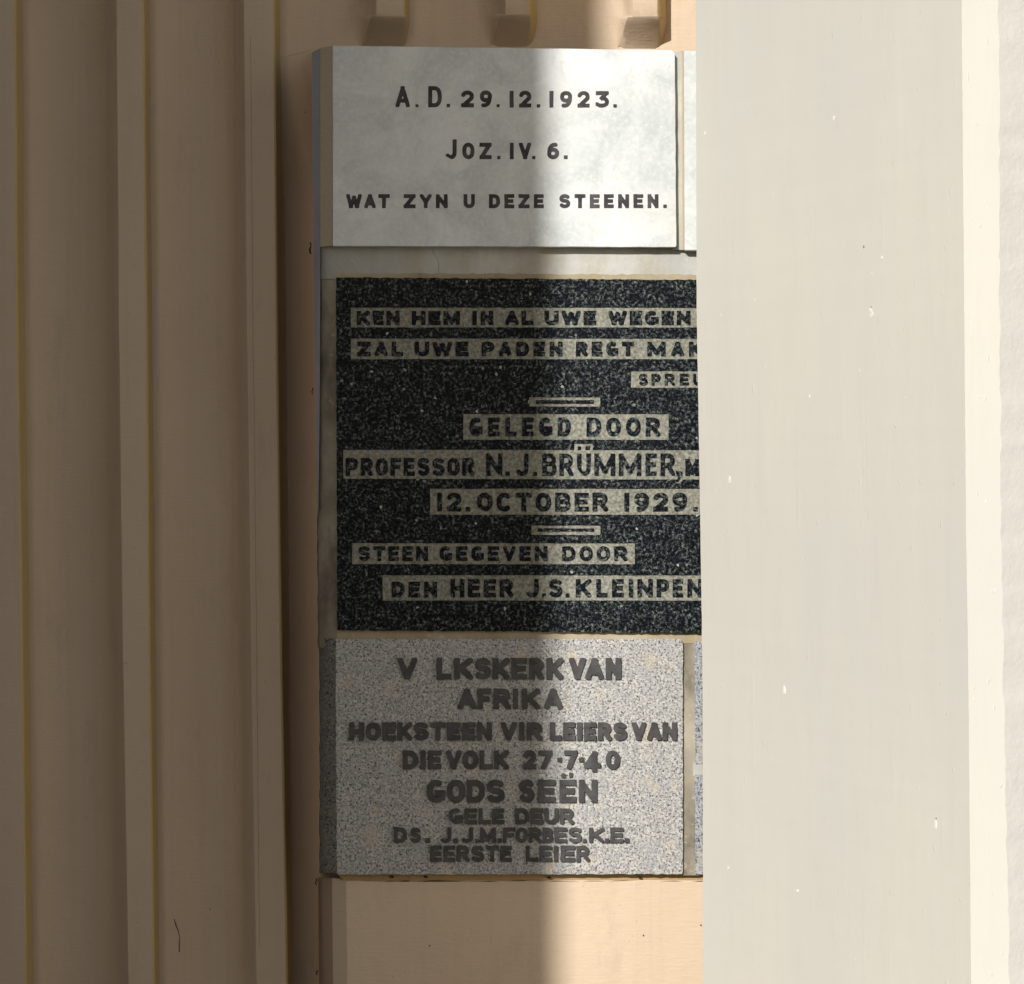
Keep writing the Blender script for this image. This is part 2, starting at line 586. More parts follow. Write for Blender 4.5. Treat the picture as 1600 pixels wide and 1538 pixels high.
def prism(name, outline, y0, y1, mat, parent, label=None, smooth=False):
    """extruded outline (photograph pixels), front y0, back y1, seen square-on: world section constant"""
    n = len(outline)
    f = [Vector((X(x, y0), y0, Z(y, y0))) for x, y in outline]
    b = [Vector((v.x, y1, v.z)) for v in f]
    faces = [tuple(range(n)), tuple(reversed(range(n, 2 * n)))]
    for i in range(n):
        j = (i + 1) % n
        faces.append((i, i + n, j + n, j))
    return link_mesh(name, f + b, faces, mat, parent, label=label)

# ------------------------------------------------------------------ ground + the added, unseen building that casts the shade
def plane_obj(name, pts, mat, kind=None):
    o = link_mesh(name, pts, [tuple(range(len(pts)))], mat)
    if kind:
        o['kind'] = kind
    return o
plane_obj("ground", [(-60, -60, 0), (60, -60, 0), (60, 60, 0), (-60, 60, 0)], M_GROUND, 'structure')

EDGE = Vector((X(866), 0, 0)) + SUN_TO * 6.8       # corner of the added unseen house whose shade falls on the wall
def box(name, a, b, mat, parent=None, label=None):
    (x0, y0, z0), (x1, y1, z1) = a, b
    v = [(x0, y0, z0), (x1, y0, z0), (x1, y1, z0), (x0, y1, z0), (x0, y0, z1), (x1, y0, z1), (x1, y1, z1), (x0, y1, z1)]
    f = [(0, 1, 2, 3), (4, 5, 6, 7), (0, 1, 5, 4), (1, 2, 6, 5), (2, 3, 7, 6), (3, 0, 4, 7)]
    return link_mesh(name, v, f, mat, parent, label=label)
blocker = empty("occluder", (EDGE.x - 3, EDGE.y + 1, 0), "added unseen dark brown building across the yard that shades the left of the wall", "occluder")
box("wall", (EDGE.x - 7.0, EDGE.y, 0), (EDGE.x, EDGE.y + 2.0, 11.0), M_OCCLUDER, blocker)  # out of view, added to block the sun on the left
box("occluder_top", (EDGE.x - 7.2, EDGE.y - .2, 11.003), (EDGE.x + .1, EDGE.y + 2.2, 11.2), M_OCCLUDER, blocker)

# ------------------------------------------------------------------ ribbed wall
REC = 0.215             # recessed wall plane
RIBF = 0.155            # front of the ribs
wall = empty("ribbed_wall", (0, REC, 0), "shaded tan painted wall with vertical ribs, behind the memorial stones", "wall")
ZT, ZB = -420, 2100     # rows (photograph pixels) where the built wall stops above and below

def at_rows(tab, y):
    """x at a row from a (row, x) table, straight on beyond its ends"""
    if y <= tab[0][0]:
        a, b = tab[0], tab[1]
    elif y >= tab[-1][0]:
        a, b = tab[-2], tab[-1]
    else:
        for a, b in zip(tab, tab[1:]):
            if a[0] <= y <= b[0]:
                break
    return a[1] + (b[1] - a[1]) * (y - a[0]) / (b[0] - a[0])

# the ribbed wall, with an upright slot added beside the stones for shade
SHADE_SLOT = REC + .10
def slab_of(quad, y0, y1):
    f = [P(x, y, y0) for x, y in quad]
    b_ = [Vector((p.x, y1, p.z)) for p in f]
    return f + b_
BOT = 769 + CZ / (S * (D + REC) / D) - 1
wv, wf = [], []
for quad, y0 in (([(-700, BOT), (457, BOT), (434, 84), (433, -2600), (-700, -2600)], REC), ([(505, BOT), (2600, BOT), (2600, -2600), (486, -2600), (487, 78)], REC),
                 ([(434, 92), (487, 78), (486, -2600), (433, -2600)], REC)):
    n0, m0 = len(wv), len(quad)
    wv += slab_of(quad, y0, REC + .4)
    wf += [tuple(range(n0, n0 + m0)), tuple(range(n0 + 2 * m0 - 1, n0 + m0 - 1, -1))] + [(n0 + i, n0 + m0 + i, n0 + m0 + (i + 1) % m0, n0 + (i + 1) % m0) for i in range(m0)]
link_mesh("wall_face", wv, wf, M_WALL, wall)
# back of the added shade slot, sinking in gradually below its head
sv, sf = [], []
steps = [-4] + [i * 10 for i in range(27)] + [BOT - 95]
for dy in steps:
    q = min(1, max(0, dy / 250))
    dd = .0012 + .099 * q * q * (3 - 2 * q)
    tl_ = max(0, 1 - max(0, dy) / 250)
    sv += [P(425, 94.4 + dy, REC + dd), P(540, 94.4 - 30.4 * tl_ + dy, REC + dd)]
sf = [(2 * i, 2 * i + 1, 2 * i + 3, 2 * i + 2) for i in range(len(steps) - 1)]
link_mesh("shade_slot_face", sv, sf, M_WALL, wall, smooth=True)

def rib(fl, fr, left_w, right_w, y_end=None, seed=0):
    """a tapering-sided rib; fl / fr: (row, x) tables of its front edges"""
    rows = [-1500, -700, -200] + list(range(0, 1600, 100)) + [2000] if y_end is None else [-1500, -700, -200, -100, -50, 0, y_end]
    rr = random.Random(seed)
    secs = []
    for y in rows:
        a, b = at_rows(fl, y), at_rows(fr, y)
        j = lambda s: rr.uniform(-s, s)
        rd = 2.2
        secs.append([P(a - left_w * 1.75 + j(.6), y, REC + .0004), P(a - left_w * 1.2 + j(.5), y, REC - .0025), P(a - left_w * .8 + j(.4), y, REC - .009), P(a - left_w * .42 + j(.3), y, REC - .024),
                     P(a - left_w * .1 - rd * .6 + j(.3), y, RIBF + .010), P(a + rd + j(.3), y, RIBF),
                     P(b - rd + j(.35), y, RIBF), P(b + 1.0 + j(.35), y, RIBF + .003), P(b + right_w + j(.4), y, REC + .004)])
    if y_end is not None:
        # rounded sloping stop at the foot of the rib
        a, b = at_rows(fl, y_end), at_rows(fr, y_end)
        for k, (dy, dep) in enumerate(((2, .0012), (6, .0055), (14, .016), (24, .029), (36, .044), (46, .055), (54, .0625))):
            s = k / 6
            secs.append([P(a - left_w * 1.75, y_end + dy + 3, REC + .0004), P(a - left_w * 1.3, y_end + dy + 2, min(REC + .001, REC - .002 * (1 - s) + .001)), P(a - left_w * .95, y_end + dy + 1, min(REC + .002, REC - .007 * (1 - s) + .001)),
                         P(a - left_w * (.6 + .3 * s), y_end + dy + 1, min(REC + .002, REC - .022 * (1 - s) + .002)),
                         P(a - left_w * (.2 + .6 * s), y_end + dy, RIBF + dep + .003), P(a + 2 - left_w * .55 * s, y_end + dy, RIBF + dep),
                         P(b - 2 + 2 * s - 6 * s ** 4, y_end + dy, RIBF + dep), P(b + 1 + 2 * s - 6 * s ** 4, y_end + dy, RIBF + dep + .002),
                         P(b + right_w - s ** 3 * 13, y_end + dy, REC + .004)])
    v = [p for s in secs for p in s]
    f = []
    m = len(secs[0])
    for i in range(len(secs) - 1):
        for k in range(m - 1):
            f.append((i * m + k, (i + 1) * m + k, (i + 1) * m + k + 1, i * m + k + 1))
    f.append(tuple(range(m)))
    f.append(tuple(reversed(range((len(secs) - 1) * m, len(secs) * m))))
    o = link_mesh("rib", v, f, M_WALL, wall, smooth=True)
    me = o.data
    me.materials.append(M_YELLOW)  # yellow colour for the flanks that face right
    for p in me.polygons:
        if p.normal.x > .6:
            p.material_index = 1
    e = o.modifiers.new("split", 'EDGE_SPLIT')
    e.split_angle = R(38)
    return o

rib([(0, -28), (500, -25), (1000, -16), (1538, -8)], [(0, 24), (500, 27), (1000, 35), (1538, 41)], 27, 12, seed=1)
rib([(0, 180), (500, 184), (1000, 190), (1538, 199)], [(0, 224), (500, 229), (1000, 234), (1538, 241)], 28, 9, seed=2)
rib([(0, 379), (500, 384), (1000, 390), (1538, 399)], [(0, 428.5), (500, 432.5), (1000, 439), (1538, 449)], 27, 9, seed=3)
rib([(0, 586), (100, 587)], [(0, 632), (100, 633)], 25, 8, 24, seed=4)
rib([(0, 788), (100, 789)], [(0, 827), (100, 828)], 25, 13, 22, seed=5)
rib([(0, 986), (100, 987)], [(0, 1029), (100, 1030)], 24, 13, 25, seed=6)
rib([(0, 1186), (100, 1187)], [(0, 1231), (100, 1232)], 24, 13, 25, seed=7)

# lower painted block under the stones
PLF = 0.018
top = rnd_line((541, 1377), (1330, 1377), 60, 1.1, 11)
out = top + [(1330, 2100), (549, 2100)]
n = len(out)
v = [P(x, y, PLF) for x, y in out] + [P(1330, 1377, REC - .001), P(1330, 2100, REC - .001)]
pv = [P(519, 1372, PLF + .013), P(526, 2100, PLF + .013), P(497, 1371, REC + .002), P(503, 2100, REC + .002)]
v += pv
iA, iB = 0, n - 1
f = [tuple(range(n)), (iA, n + 2, n + 3, iB), (n + 2, n + 4, n + 5, n + 3),
     tuple([n + 4, n + 2] + list(range(0, 61)) + [n])]
plinth = link_mesh("plinth", v, f, M_WALL, wall)

lp = rnd_line((521, 1361), (1330, 1361), 30, .3, 14) + rnd_line((1330, 1380), (541, 1380), 60, .6, 15)
prism("mortar_lip", lp, PLF + .003, PLF + .03, M_OCHRE, wall)

# ------------------------------------------------------------------ mortar bed round the stones
MB = 0.010
mort = empty("mortar_bed", (0, REC, CZ), "stained grey cement bedding round the stones with a pale ledge under the marble", "mortar")
def strip(name, cols, rows, mat, parent, jit=0.0, seed=0, smooth=True, label=None):
    """surface through a table of (x, depth) columns for every row"""
    rr = random.Random(seed)
    v, f = [], []
    m = len(cols(rows[0]))
    for y in rows:
        for k, (x, d) in enumerate(cols(y)):
            v.append(P(x + rr.uniform(-jit, jit), y, d + rr.uniform(-jit, jit) * S * .5))
    for i in range(len(rows) - 1):
        for k in range(m - 1):
            f.append((i * m + k, (i + 1) * m + k, (i + 1) * m + k + 1, i * m + k + 1))
    return link_mesh(name, v, f, mat, parent, smooth=smooth, label=label)
rows = [433 + 9.5 * i for i in range(62)]
def mcols(y):
    k = (y - 384) / 630
    fl = 503 + 4 * k
    return [(494 + 2.5 * k, REC + .002), (496.5 + 2 * k, .034), (fl, .022), (fl + 9, MB + .004), (525, MB), (700, MB), (900, MB), (1100, MB), (1330, MB)]
strip("bedding", mcols, rows, M_MORT, mort, 0.9, 21)
# pale ledge between marble and black stone, with a hairline crack
led_top = [384 + 4 * i for i in range(14)]
strip("ledge", lambda y: [(490.5, REC + .002), (495, .050), (502.5, .018), (511, MB + .0015), (520, MB - .001), (700, MB - .001), (900, MB - .001), (1100, MB - .001), (1330, MB - .001)], led_top, M_SILL, mort, 0.5, 24)
fil = rnd_line((1049, 81), (1071, 82), 3, .2, 12) + rnd_line((1071, 391), (1050, 390), 3, .3, 13)
prism("joint", fil, 0.0005, MB + .02, M_SILL, mort, label="cream upright joint between the two marble plaques")
ye = rnd_line((524, 427), (1330, 430), 90, 1.3, 25) + rnd_line((1330, 442), (523, 437), 30, .4, 26)
prism("joint", ye, MB - .0019, MB + .01, M_STAIN, mort, label="yellowed mortar line along the top of the black stone")
ck = [(672, 384), (676, 392), (679, 398), (684, 405), (686, 414), (685, 422), (686, 433)]
prism("crack", [(x - .45, y) for x, y in ck] + [(x + .45, y) for x, y in reversed(ck)], MB - .0013, MB, M_SEAM, mort)
# joint below the black stone
jt = rnd_line((527, 984), (1330, 987), 60, .5, 7) + rnd_line((1330, 1005), (526, 1003), 60, 1.4, 8)
prism("joint", jt, MB - .002, MB + .02, M_STAIN, mort, label="pale mortar joint above the grey stone")
jv = rnd_line((1062, 1000), (1064, 1368), 40, .5, 9) + rnd_line((1092, 1368), (1090, 1000), 40, .5, 10)
prism("joint", jv, MB - .001, MB + .02, M_MORT, mort, label="upright grey mortar joint beside the grey stone")

# ------------------------------------------------------------------ inscriptions helper
rng = np.random.default_rng(5)
def inscription(chars, yt, yb, t, rough, y_front, depth, mat, parent, label, bev=0.0):
    """one line of lettering, every word of it a piece of its own"""
    words, last = [], None
    for c in sorted(chars, key=lambda q: q[1]):
        h = (c[4] - c[3]) if len(c) > 3 else (yb - yt)
        if last is None or (c[1] - last > .36 * max(h, 20) and c[0] not in '.,') or (words and words[-1][-1][0] in '.,' and c[0] not in '.,'):
            words.append([])
        words[-1].append(c)
        last = c[2] if last is None else max(last, c[2])
    if len(words) == 1:
        return filled("inscription", line_loops(chars, yt, yb, t, rough, rng), y_front, depth, mat, parent, bev, label)
    x0 = min(c[1] for c in chars)
    e = bpy.data.objects.new("inscription", None)
    e.empty_display_size = .02
    scene.collection.objects.link(e)
    e.location = P(x0, yb, y_front) - parent.location
    e.parent = parent
    e['label'] = label
    for wd in words:
        filled("word", line_loops(wd, yt, yb, t, rough, rng), y_front, depth, mat, e, bev)
    return e

# ------------------------------------------------------------------ white marble stone
MF = -0.012
marble = empty("marble_plaque", (X(787), MF, Z(385)), "white marble plaque with black lettering dated 29.12.1923, at the top of the stones", "plaque", "memorial stones set in the wall")
o = prism("slab", rnd_line((520, 71.5), (1050, 78.5), 30, .25, 31) + [(1053.5, 82)] + rnd_line((1054.5, 84), (1057, 384), 20, .3, 32) + [(1055.5, 386)] + rnd_line((1055, 386.3), (520, 384.5), 30, .3, 33), MF, MB - .003, M_MARB, marble)
bevel(o, .0016, 2)
link_mesh("side_edge", [P(519.7, 72, MF + .001), P(519.7, 384, MF + .001), P(500, 386, .014), P(500, 75, .014), P(500, 75, .03), P(519, 72, .03), P(519, 384, .03), P(500, 386, .03)],
          [(0, 1, 2, 3), (0, 3, 4, 5), (1, 6, 7, 2)], M_CREAM, marble, label="cream painted left edge of the marble")
link_mesh("backing_edge", [P(500.5, 75.5, .013), P(500.5, 384, .013), P(500, 600, .020), P(498, 800, .026), P(487.5, 82, .026), P(490, 384, .026), P(493, 600, .026), P(496.5, 800, .028),
           P(487.6, 83, REC + .002), P(490.2, 384, REC + .002), P(493.2, 600, REC + .002), P(496.6, 800, REC + .002)],
          [(0, 4, 5, 1), (1, 5, 6, 2), (2, 6, 7, 3), (4, 8, 9, 5), (5, 9, 10, 6), (6, 10, 11, 7)], M_SLATE, marble, label="bluish grey backing strip behind the left edge")
t1 = 6.4
inscription([('A', 618, 640.5), ('.', 649, 653.8), ('D', 669, 690.5), ('.', 698, 703.2),
             ('2', 720.4, 740.4, 141.7, 168), ('9', 749.8, 768.5, 141.7, 168), ('.', 775.8, 780.8), ('1', 796.2, 802.6, 142, 168.3),
             ('2', 811, 830, 142, 168.3), ('.', 838.8, 844, 163.2, 168.4), ('1', 858.4, 864.8, 142.3, 168.4), ('9', 875, 894, 142.5, 168.5),
             ('2', 902.2, 921.4, 142.5, 168.5), ('3', 930.5, 951.6, 142.5, 168.5), ('.', 958.3, 964, 163, 168.6)],
            134.8, 167.8, t1, .18, MF - .0003, .001, M_INK, marble, "black inlaid line reading A.D. 29.12.1923.")
inscription([('J', 695, 713.6, 218, 249), ('O', 722.3, 741.5), ('Z', 749.2, 768.3), ('.', 776.8, 782), ('I', 796.6, 802.6),
             ('V', 810.8, 830), ('.', 831.4, 836.6), ('6', 855, 873.6), ('.', 881, 887)],
            223.2, 249, 6.4, .18, MF - .0003, .001, M_INK, marble, "black inlaid line reading JOZ. IV. 6.")
inscription(spread("WAT", 541, 609, .22) + spread("ZYN", 630.7, 699.6, .35) + [('U', 724.2, 742)] + spread("DEZE", 764, 849.7, .38)
            + spread("STEENEN", 873.8, 1029, .38) + [('.', 1036.2, 1042)],
            303.6, 325.6, 6.0, .18, MF - .0003, .001, M_INK, marble, "black inlaid line reading WAT ZYN U DEZE STEENEN.")

# second marble stone, mostly behind the pillar
marble2 = empty("marble_plaque", (X(1330), MF, Z(392)), "white marble plaque showing only a sliver beside the cream pillar", "plaque", "memorial stones set in the wall")
o = prism("slab", [(1068.5, 79.5), (1594, 86), (1594, 397), (1069.5, 391.5)], MF + .002, MB - .003, M_MARB, marble2)
bevel(o, .0018, 2)
link_mesh("side_edge", [P(1068.6, 80, MF + .003), P(1069.6, 391, MF + .003), P(1063.5, 389, MB - .003), P(1062, 80, MB - .003), P(1066, 80, MB - .002), P(1066, 389, MB - .002)],
          [(0, 1, 2, 3), (0, 3, 4), (1, 5, 2)], M_CREAM, marble2)

# ------------------------------------------------------------------ black granite stone
BF = 0.0
SUNK = 0.0010
black = empty("black_granite_plaque", (X(883), BF, Z(985)), "polished black granite plaque with sunk grey lettering bands, largest stone in the middle", "plaque", "memorial stones set in the wall")
outl = rnd_line((525.5, 433.5), (1240, 438.5), 110, .8, 41) + rnd_line((1240, 440), (1241, 990), 60, .6, 42) + rnd_line((1240, 990.5), (527.5, 985), 110, .8, 43) + rnd_line((527, 984), (525, 435), 80, .7, 44)
prism("slab", [(526.5, 435), (1239, 440), (1240, 988), (528.5, 983.5)], BF + SUNK, MB - .002, M_HONED, black, label="sandblasted grey ground of the sunk bands")
def ragged(x0, y0, x1, y1, seed):
    k = max(4, int(abs(x1 - x0) / 7))
    a = rnd_line((x0, y0), (x1, y0), k, .35, seed) + rnd_line((x1, y0), (x1, y1), 4, .3, seed + 1) + rnd_line((x1, y1), (x0, y1), k, .35, seed + 2) + rnd_line((x0, y1), (x0, y0), 4, .3, seed + 3)
    res = []
    for p in a:
        if not res or math.hypot(p[0] - res[-1][0], p[1] - res[-1][1]) > .05:
            res.append(p)
    return res[:-1]
bands = [ragged(548.2, 480.9, 1217, 511.8, 100), ragged(548.2, 529.2, 1217, 561.4, 110), ragged(985.6, 580, 1217, 606, 120),
         ragged(826.8, 620.9, 938, 635.2, 130), ragged(724, 647, 1044.6, 687.4, 140),
         [(536.3, 703), (720, 702.8), (897, 703.2), (897.2, 693.4), (926, 693.8), (926.2, 703.2), (1228, 703.6), (1228, 749.4), (1068, 749.4), (1062, 755.5), (1056, 755.3), (1059, 749.4), (800, 748.8), (536.5, 748.2)],
         ragged(672, 763.8, 1100, 804.4, 160), ragged(830.5, 821.4, 938, 836, 170), ragged(550.2, 849, 992, 881.8, 180),
         ragged(597.8, 899, 1228, 938.6, 190)]
filled("polished_face", [outl] + bands, BF, SUNK + .0005, M_BLK, black)
def bl(chars, yt, yb, t, label, r=.25):
    inscription(chars, yt, yb, t * .98, r * .9, BF - .0001, SUNK + .0006, M_BLK, black, label)
def sp(s, a, b, g=.28):
    return spread(s, a, b, g)
bl(sp("KEN", 557.5, 624.4, .16) + sp("HEM", 643.4, 718.8, .2) + sp("IN", 737.8, 770.8, .3) + sp("AL", 789, 833.4, .2) + sp("UWE", 850.7, 931.6, .2) + sp("WEGEN", 950.4, 1079, .2),
   485.8, 508.2, 7.2, "dark raised line reading KEN HEM IN AL UWE WEGEN")
bl(sp("ZAL", 558.2, 630, .28) + sp("UWE", 647.8, 732.3, .22) + sp("PADEN", 752.6, 878.8, .36) + sp("REGT", 899.6, 990.7, .3) + [('M', 1011.5, 1040), ('A', 1048.5, 1069), ('K', 1076.5, 1098)],
   534, 557, 7.2, "dark raised line reading ZAL UWE PADEN REGT MAK")
bl([('S', 998, 1012), ('P', 1018, 1032.2), ('R', 1038.6, 1054.6), ('E', 1062, 1076.5), ('U', 1083, 1098)], 584, 602.6, 5, "dark raised line reading SPREU", .35)
bl([('-', 837.7, 927.5, 625.4, 631.2)], 0, 0, 5, "narrow dark bar above GELEGD DOOR", .6)
bl(sp("GELEGD", 733.6, 891.8, .42) + sp("DOOR", 916.5, 1031.8, .34), 652.6, 682, 7.6, "dark raised line reading GELEGD DOOR")
bl(sp("PROFESSOR", 540, 741.7, .2) + [('N', 759.6, 785, 708.6, 743.8), ('.', 789.8, 796.6), ('J', 805.4, 826, 708.6, 743.8), ('.', 832.8, 839.4),
   ('B', 847.2, 869.8, 708.8, 743.8), ('R', 874, 896, 708.8, 743.8), ('U', 901.5, 923.2, 708.8, 743.8), ('M', 928.6, 961.4, 708.8, 743.8), ('M', 967, 1002, 708.8, 743.8),
   ('E', 1008.6, 1026, 708.8, 743.8), ('R', 1032, 1055.2, 708.8, 743.8), (',', 1056.5, 1066.5, 736.5, 753.5), ('M', 1070.8, 1093, 717, 743.8),
   ('.', 902.2, 908, 697.6, 703.2), ('.', 915.2, 921.6, 697.6, 703.2)],
   715.6, 743.8, 7.2, "dark raised line reading PROFESSOR N.J.BRÜMMER,M", .38)
bl([('1', 683, 691), ('2', 698, 720.9), ('.', 727.8, 735)] + sp("OCTOBER", 745.3, 950.3, .24) + [('1', 975, 983.4), ('9', 991, 1014), ('2', 1020.6, 1043.6), ('9', 1050.5, 1073.5), ('.', 1083, 1090)],
   770, 799.4, 7.8, "dark raised line reading 12. OCTOBER 1929.")
bl([('-', 839.8, 928.2, 825.7, 831)], 0, 0, 5, "narrow dark bar above STEEN GEGEVEN DOOR", .6)
bl(sp("STEEN", 560, 668.8, .26) + sp("GEGEVEN", 686.8, 855.4, .3) + sp("DOOR", 878.3, 980.3, .3), 853.7, 877, 6.4, "dark raised line reading STEEN GEGEVEN DOOR")
bl([(c, a, b, 909, 933.7) for c, a, b in sp("DEN", 612, 683, .3)] + sp("HEER", 704, 802.5, .24) + [('J', 822, 842), ('.', 847, 853), ('S', 857.5, 878.8), ('.', 883.5, 889.8),
   ('K', 899.6, 924), ('L', 931.6, 949), ('E', 956.3, 974.5), ('I', 982.3, 989.4), ('N', 995.8, 1020), ('P', 1025.8, 1045.3), ('E', 1051, 1067.4), ('N', 1074, 1098)],
   905, 933.7, 7.4, "dark raised line reading DEN HEER J.S.KLEINPEN")

# ------------------------------------------------------------------ grey granite stone with lead letters
GF = 0.003
grey = empty("grey_granite_plaque", (X(796), GF, Z(1366)), "speckled grey granite plaque with raised dark lead letters, lowest of the stones", "plaque", "memorial stones set in the wall")
gt = rnd_line((522, 998.5), (1060, 998.5), 60, .5, 51)
gr = [(1064.5, 1000), (1067, 1004)] + rnd_line((1067.3, 1006), (1067.5, 1360), 50, .55, 52) + [(1066.5, 1365)]
gb = rnd_line((1065, 1366.5), (530, 1367), 70, .8, 53)
gl = rnd_line((526, 1365), (524, 1001), 40, .8, 54)
outline = gt + gr + gb + gl
o = prism("slab", outline, GF, GF + .03, M_GREY, grey)
bevel(o, .002, 2)
# rough left return of the same stone
gs = [998 + i * 12.2 for i in range(31)]
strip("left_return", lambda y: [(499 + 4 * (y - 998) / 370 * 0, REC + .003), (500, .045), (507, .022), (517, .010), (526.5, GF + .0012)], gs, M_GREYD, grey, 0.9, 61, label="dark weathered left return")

def gl_(chars, yt, yb, t, label, r=.3):
    inscription(chars, yt, yb, t * .93, min(r * 1.3, .42), GF - .0044, .0048, M_LEAD, grey, label, bev=.0004)
gl_([('V', 621, 652), ('L', 682, 705), ('K', 709.5, 739), ('S', 742, 767), ('K', 769.5, 796.5), ('E', 799, 823.6), ('R', 827, 850), ('K', 853.6, 880), ('V', 889, 915), ('A', 914.5, 943), ('N', 946.5, 970.6)],
    1028.3, 1062, 9.6, "lead letter line reading V LKSKERK VAN with a missing letter")
gl_([('A', 715, 744.5), ('F', 746, 767), ('R', 771, 798), ('I', 801.5, 809.5), ('K', 815.5, 844), ('A', 850, 879)], 1076.2, 1108.4, 9.2, "lead letter line reading AFRIKA")
gl_(sp("HOEKSTEEN", 545.3, 768.7, .1) + sp("VIR", 782.5, 848, .12) + sp("LEIERS", 858.8, 979.7, .12) + sp("VAN", 986.8, 1057.8, .06), 1129, 1157.4, 8.6, "lead letter line reading HOEKSTEEN VIR LEIERS VAN")
gl_(sp("DIE", 629, 690, .14) + sp("VOLK", 697, 795.5, .08) + [('2', 817.4, 838), ('7', 841, 862.7), ('-', 870.5, 877.6, 1184, 1191), ('7', 881.5, 902.2), ('-', 905, 912, 1184, 1191), ('4', 912.6, 938.6, 1174, 1207), ('0', 946.5, 968.6)],
    1173, 1202.4, 8.4, "lead letter line reading DIE VOLK 27-7-40")
gl_(sp("GODS", 667, 789, .08) + [('S', 811, 835.5), ('E', 840.3, 868), ('E', 874, 900.2), ('N', 904.5, 933), ('.', 877.5, 883.2, 1209, 1215.6), ('.', 889.2, 895, 1208, 1214.6)], 1218.8, 1254.6, 9.8, "lead letter line reading GODS SEËN")
gl_(sp("GELE", 701, 788.5, .1) + sp("DEUR", 804.6, 897, .08), 1263.6, 1288.2, 6.9, "lead letter line reading GELE DEUR", .55)
gl_([('D', 615.5, 635.6), ('S', 640.7, 657.4), ('.', 664.7, 672), ('J', 687, 705), ('.', 708.5, 715.4), ('J', 720, 739), ('.', 742.5, 748.4), ('M', 750, 775), ('.', 777.6, 784.2),
     ('F', 786, 805), ('O', 806, 824.5), ('R', 826, 846), ('B', 847.5, 864.5), ('E', 866, 886), ('S', 888, 909), ('.', 911, 916.4), ('K', 920.4, 944), ('.', 945.5, 951.8), ('E', 953.7, 974.5), ('.', 976, 983)],
    1293.6, 1317.4, 6.2, "lead letter line reading DS. J.J.M.FORBES.K.E.", .5)
gl_(sp("EERSTE", 672, 800, .12) + [('L', 821.5, 841), ('E', 842.5, 862.5), ('I', 864.5, 872.5), ('E', 876, 898.5), ('R', 900.5, 921.5)], 1322, 1347, 6.7, "lead letter line reading EERSTE LEIER", .5)

# two blue-grey stones beyond the joint
for k, (ya, yb, lab) in enumerate(((1002, 1194.5, "upper blue grey granite stone, a thin strip beside the cream pillar"), (1210, 1367, "lower blue grey granite stone, a thin strip beside the cream pillar"))):
    r_ = empty("granite_block", (X(1200), GF, Z(yb)), lab, "stone", "memorial stones set in the wall")
    o = prism("slab", rnd_line((1085.5, ya), (1086.5, yb), 24, .7, 71 + k) + [(1330, yb), (1330, ya)], GF + .003, GF + .02, M_BLUEGREY, r_)
    bevel(o, .0015, 2)
jb = rnd_line((1083, 1192), (1330, 1192), 20, .6, 81) + rnd_line((1330, 1213), (1083, 1213), 20, .6, 82)
prism("joint", jb, MB - .0025, MB + .02, M_SILL, mort, label="level mortar joint between the blue grey stones")

# dirt, cracks on the painted wall
def flake(pts, depth, name, parent, w=1.0, seed=0):
    rr = random.Random(seed)
    a = [(x - w * rr.uniform(.3, .8), y) for x, y in pts]
    b = [(x + w * rr.uniform(.3, .8), y) for x, y in reversed(pts)]
    return prism(name, a + b, depth - .0006, depth + .002, M_DIRT, parent)
sm = rnd_line((391.5, 60), (396, 600), 24, .35, 91) + rnd_line((397, 620), (405.5, 1480), 34, .35, 92)
prism("seam", [(x - .3, y) for x, y in sm] + [(x + .3, y) for x, y in reversed(sm)], RIBF - .0004, RIBF + .002, M_SEAM, wall)
flake([(272, 1436), (275, 1446), (279, 1456), (281, 1466), (280, 1476), (280, 1488)], REC, "crack", wall, 1.2, 1)
for k, (x, y, h_, w_) in enumerate(((484, 279, 4, 1.2), (485, 388, 9, 1.9), (488, 611, 5, 1.3), (494, 1378, 5, 1.6), (495, 1520, 4, 1.6))):
    flake([(x, y - h_), (x + 1, y - h_ * .4), (x - 1, y + h_ * .2), (x + .5, y + h_)], REC + .10, "dirt_fleck", wall, w_, 100 + k)
for k, (x, y, w_) in enumerate(((671, 1478, 1.3), (1005, 1462, 1.3), (328, 1421, .9), (1095, 1446, 1.2))):
    dd = PLF if x > 500 else REC
    flake([(x, y - w_), (x + .4, y), (x, y + w_)], dd, "dirt_fleck", wall, w_ * 1.4, 200 + k)
for k, (x, y, w_) in enumerate(((612, 1371, 3.5), (665, 1371, 3), (858, 1372, 3.5), (1000, 1372, 3))):
    prism("dirt_fleck", [(x - w_, y), (x, y - 2), (x + w_, y - .5), (x + w_ * .5, y + 1), (x - w_ * .4, y + .7)], PLF - .004, PLF + .002, M_DIRT, wall)

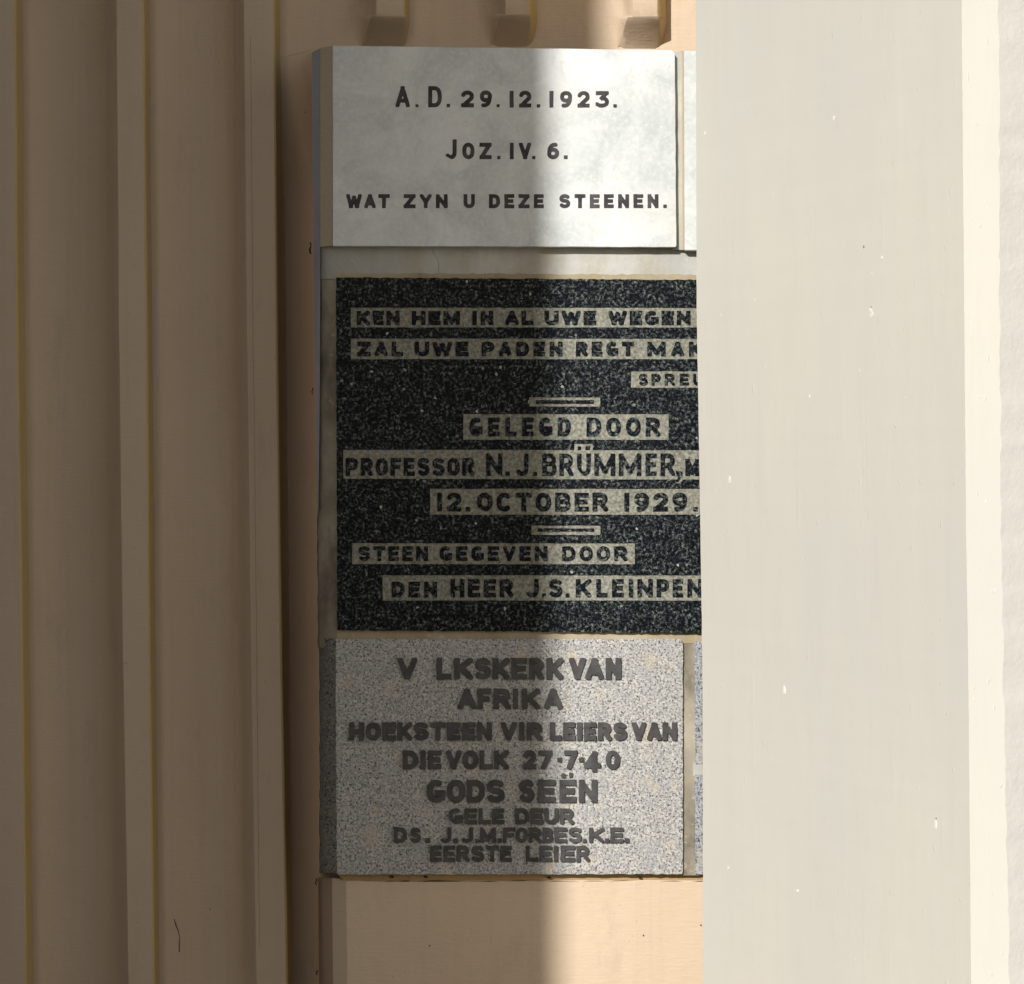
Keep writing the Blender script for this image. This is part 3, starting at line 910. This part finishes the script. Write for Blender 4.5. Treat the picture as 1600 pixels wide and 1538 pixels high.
# ------------------------------------------------------------------ the cream pillar in front
pil = empty("pillar", (0.7, -0.5, 0), "large cream painted pillar with chipped streaky face standing in front of the stones", "pillar")
def plan(py):
    """corner columns of the pillar at a photograph row"""
    A = at_rows([(0, 1087.5), (420, 1088.5), (560, 1090.5), (800, 1093.8), (1000, 1096.3), (1130, 1097.8), (1538, 1098.5)], py)
    B = at_rows([(0, 1502.5), (400, 1506), (770, 1509), (1100, 1513.5), (1538, 1517.5)], py)
    C = at_rows([(0, 1560), (400, 1562), (770, 1564), (1100, 1569), (1538, 1577)], py)
    return A, B, C
YA, YB, YC = -0.16, -0.90, -0.894
rows = [-900, -300] + [i * 11 - 40 for i in range(150)] + [1900, 2172]
v_main, v_arr, v_right, v_back = [], [], [], []
rr = random.Random(3)
prevj = 0
for y in rows:
    A, B, C = plan(y)
    prevj = prevj * .5 + rr.uniform(-1.5, 1.5)
    C += prevj
    B += rr.uniform(-.25, .25)
    A += rr.uniform(-.25, .25)
    a, b, c = P(A, y, YA), P(B, y, YB), P(C, y, YC)
    zz = b.z
    a.z = zz
    c.z = zz
    d = Vector((c.x + .55, YC + .27, zz))
    e = Vector((a.x + 1.0, YA + .02, zz))
    v_main.append((a, b)); v_arr.append((b, c)); v_right.append((c, d)); v_back.append((d, e, a))
def sheet(name, cols, mat, label=None, smooth=True):
    m = len(cols[0])
    v = [p for r_ in cols for p in r_]
    f = [(i * m + k, (i + 1) * m + k, (i + 1) * m + k + 1, i * m + k + 1) for i in range(len(cols) - 1) for k in range(m - 1)]
    return link_mesh(name, v, f, mat, pil, smooth=smooth, label=label)
sheet("side_face", v_main, M_PIL, "streaky grey cream side of the pillar")
sheet("corner_strip", v_arr, M_PIL, "bright sunlit strip down the corner of the pillar")
sheet("front_face", v_right, M_ROUGH, "rough plaster face at the right of the pillar")
sheet("back_face", v_back, M_PIL, smooth=False)

# flaked spots of paint on the streaky side
M_CHIP = mat_plain("bare white chip", (0.86, 0.84, 0.80), 0.7, (0.78, 0.75, 0.68), 90)
def on_side(px, py, lift):
    A, B, C = plan(py)
    a, b = P(A, py, YA), P(B, py, YB)
    k = (px - 800.0) * S / D
    t = (k * (D + a.y) - a.x) / ((b.x - a.x) - k * (b.y - a.y))
    n = Vector((b.y - a.y, a.x - b.x, 0)).normalized()
    if n.x > 0:
        n = -n
    p = a.lerp(b, t) + n * lift
    p.z = CZ + (769 - py) * S * (D + p.y) / D
    return p
for k, (x, y, w, h) in enumerate(((1362, 492, 3, 7), (1360, 484, 2, 4), (1140, 750, 1.3, 9), (1378, 403, 2, 3), (1462, 1288, 2.2, 9), (1303, 185, 1.3, 4), (1102, 208, 1.6, 4), (1225, 1080, 2, 8), (1246, 1392, 1.4, 3), (1138, 1356, 1.3, 3), (1265, 620, 1.3, 3), (1180, 468, 1.2, 2.5))):
    rq = random.Random(300 + k)
    ring = [(x + w * math.cos(q) * rq.uniform(.6, 1.1), y + h * math.sin(q) * rq.uniform(.6, 1.1)) for q in [i * .7854 for i in range(8)]]
    f = [on_side(a, b, .0007) for a, b in ring]
    g = [on_side(a, b, -.002) for a, b in ring]
    link_mesh("paint_chip", f + g, [tuple(range(8))] + [(i, i + 8, (i + 1) % 8 + 8, (i + 1) % 8) for i in range(8)], M_CHIP, pil)
for k, (x, y, w, h) in enumerate(((1350, 386, 1.4, 2.4), (1361, 480, 1.3, 1.8), (1463, 1279, 1, 1.6))):
    rq = random.Random(400 + k)
    ring = [(x + w * math.cos(q) * rq.uniform(.6, 1.1), y + h * math.sin(q) * rq.uniform(.6, 1.1)) for q in [i * .7854 for i in range(8)]]
    f = [on_side(a, b, .0005) for a, b in ring]
    g = [on_side(a, b, -.002) for a, b in ring]
    link_mesh("paint_chip", f + g, [tuple(range(8))] + [(i, i + 8, (i + 1) % 8 + 8, (i + 1) % 8) for i in range(8)], M_SEAM, pil, label="small dark pit in the paint")
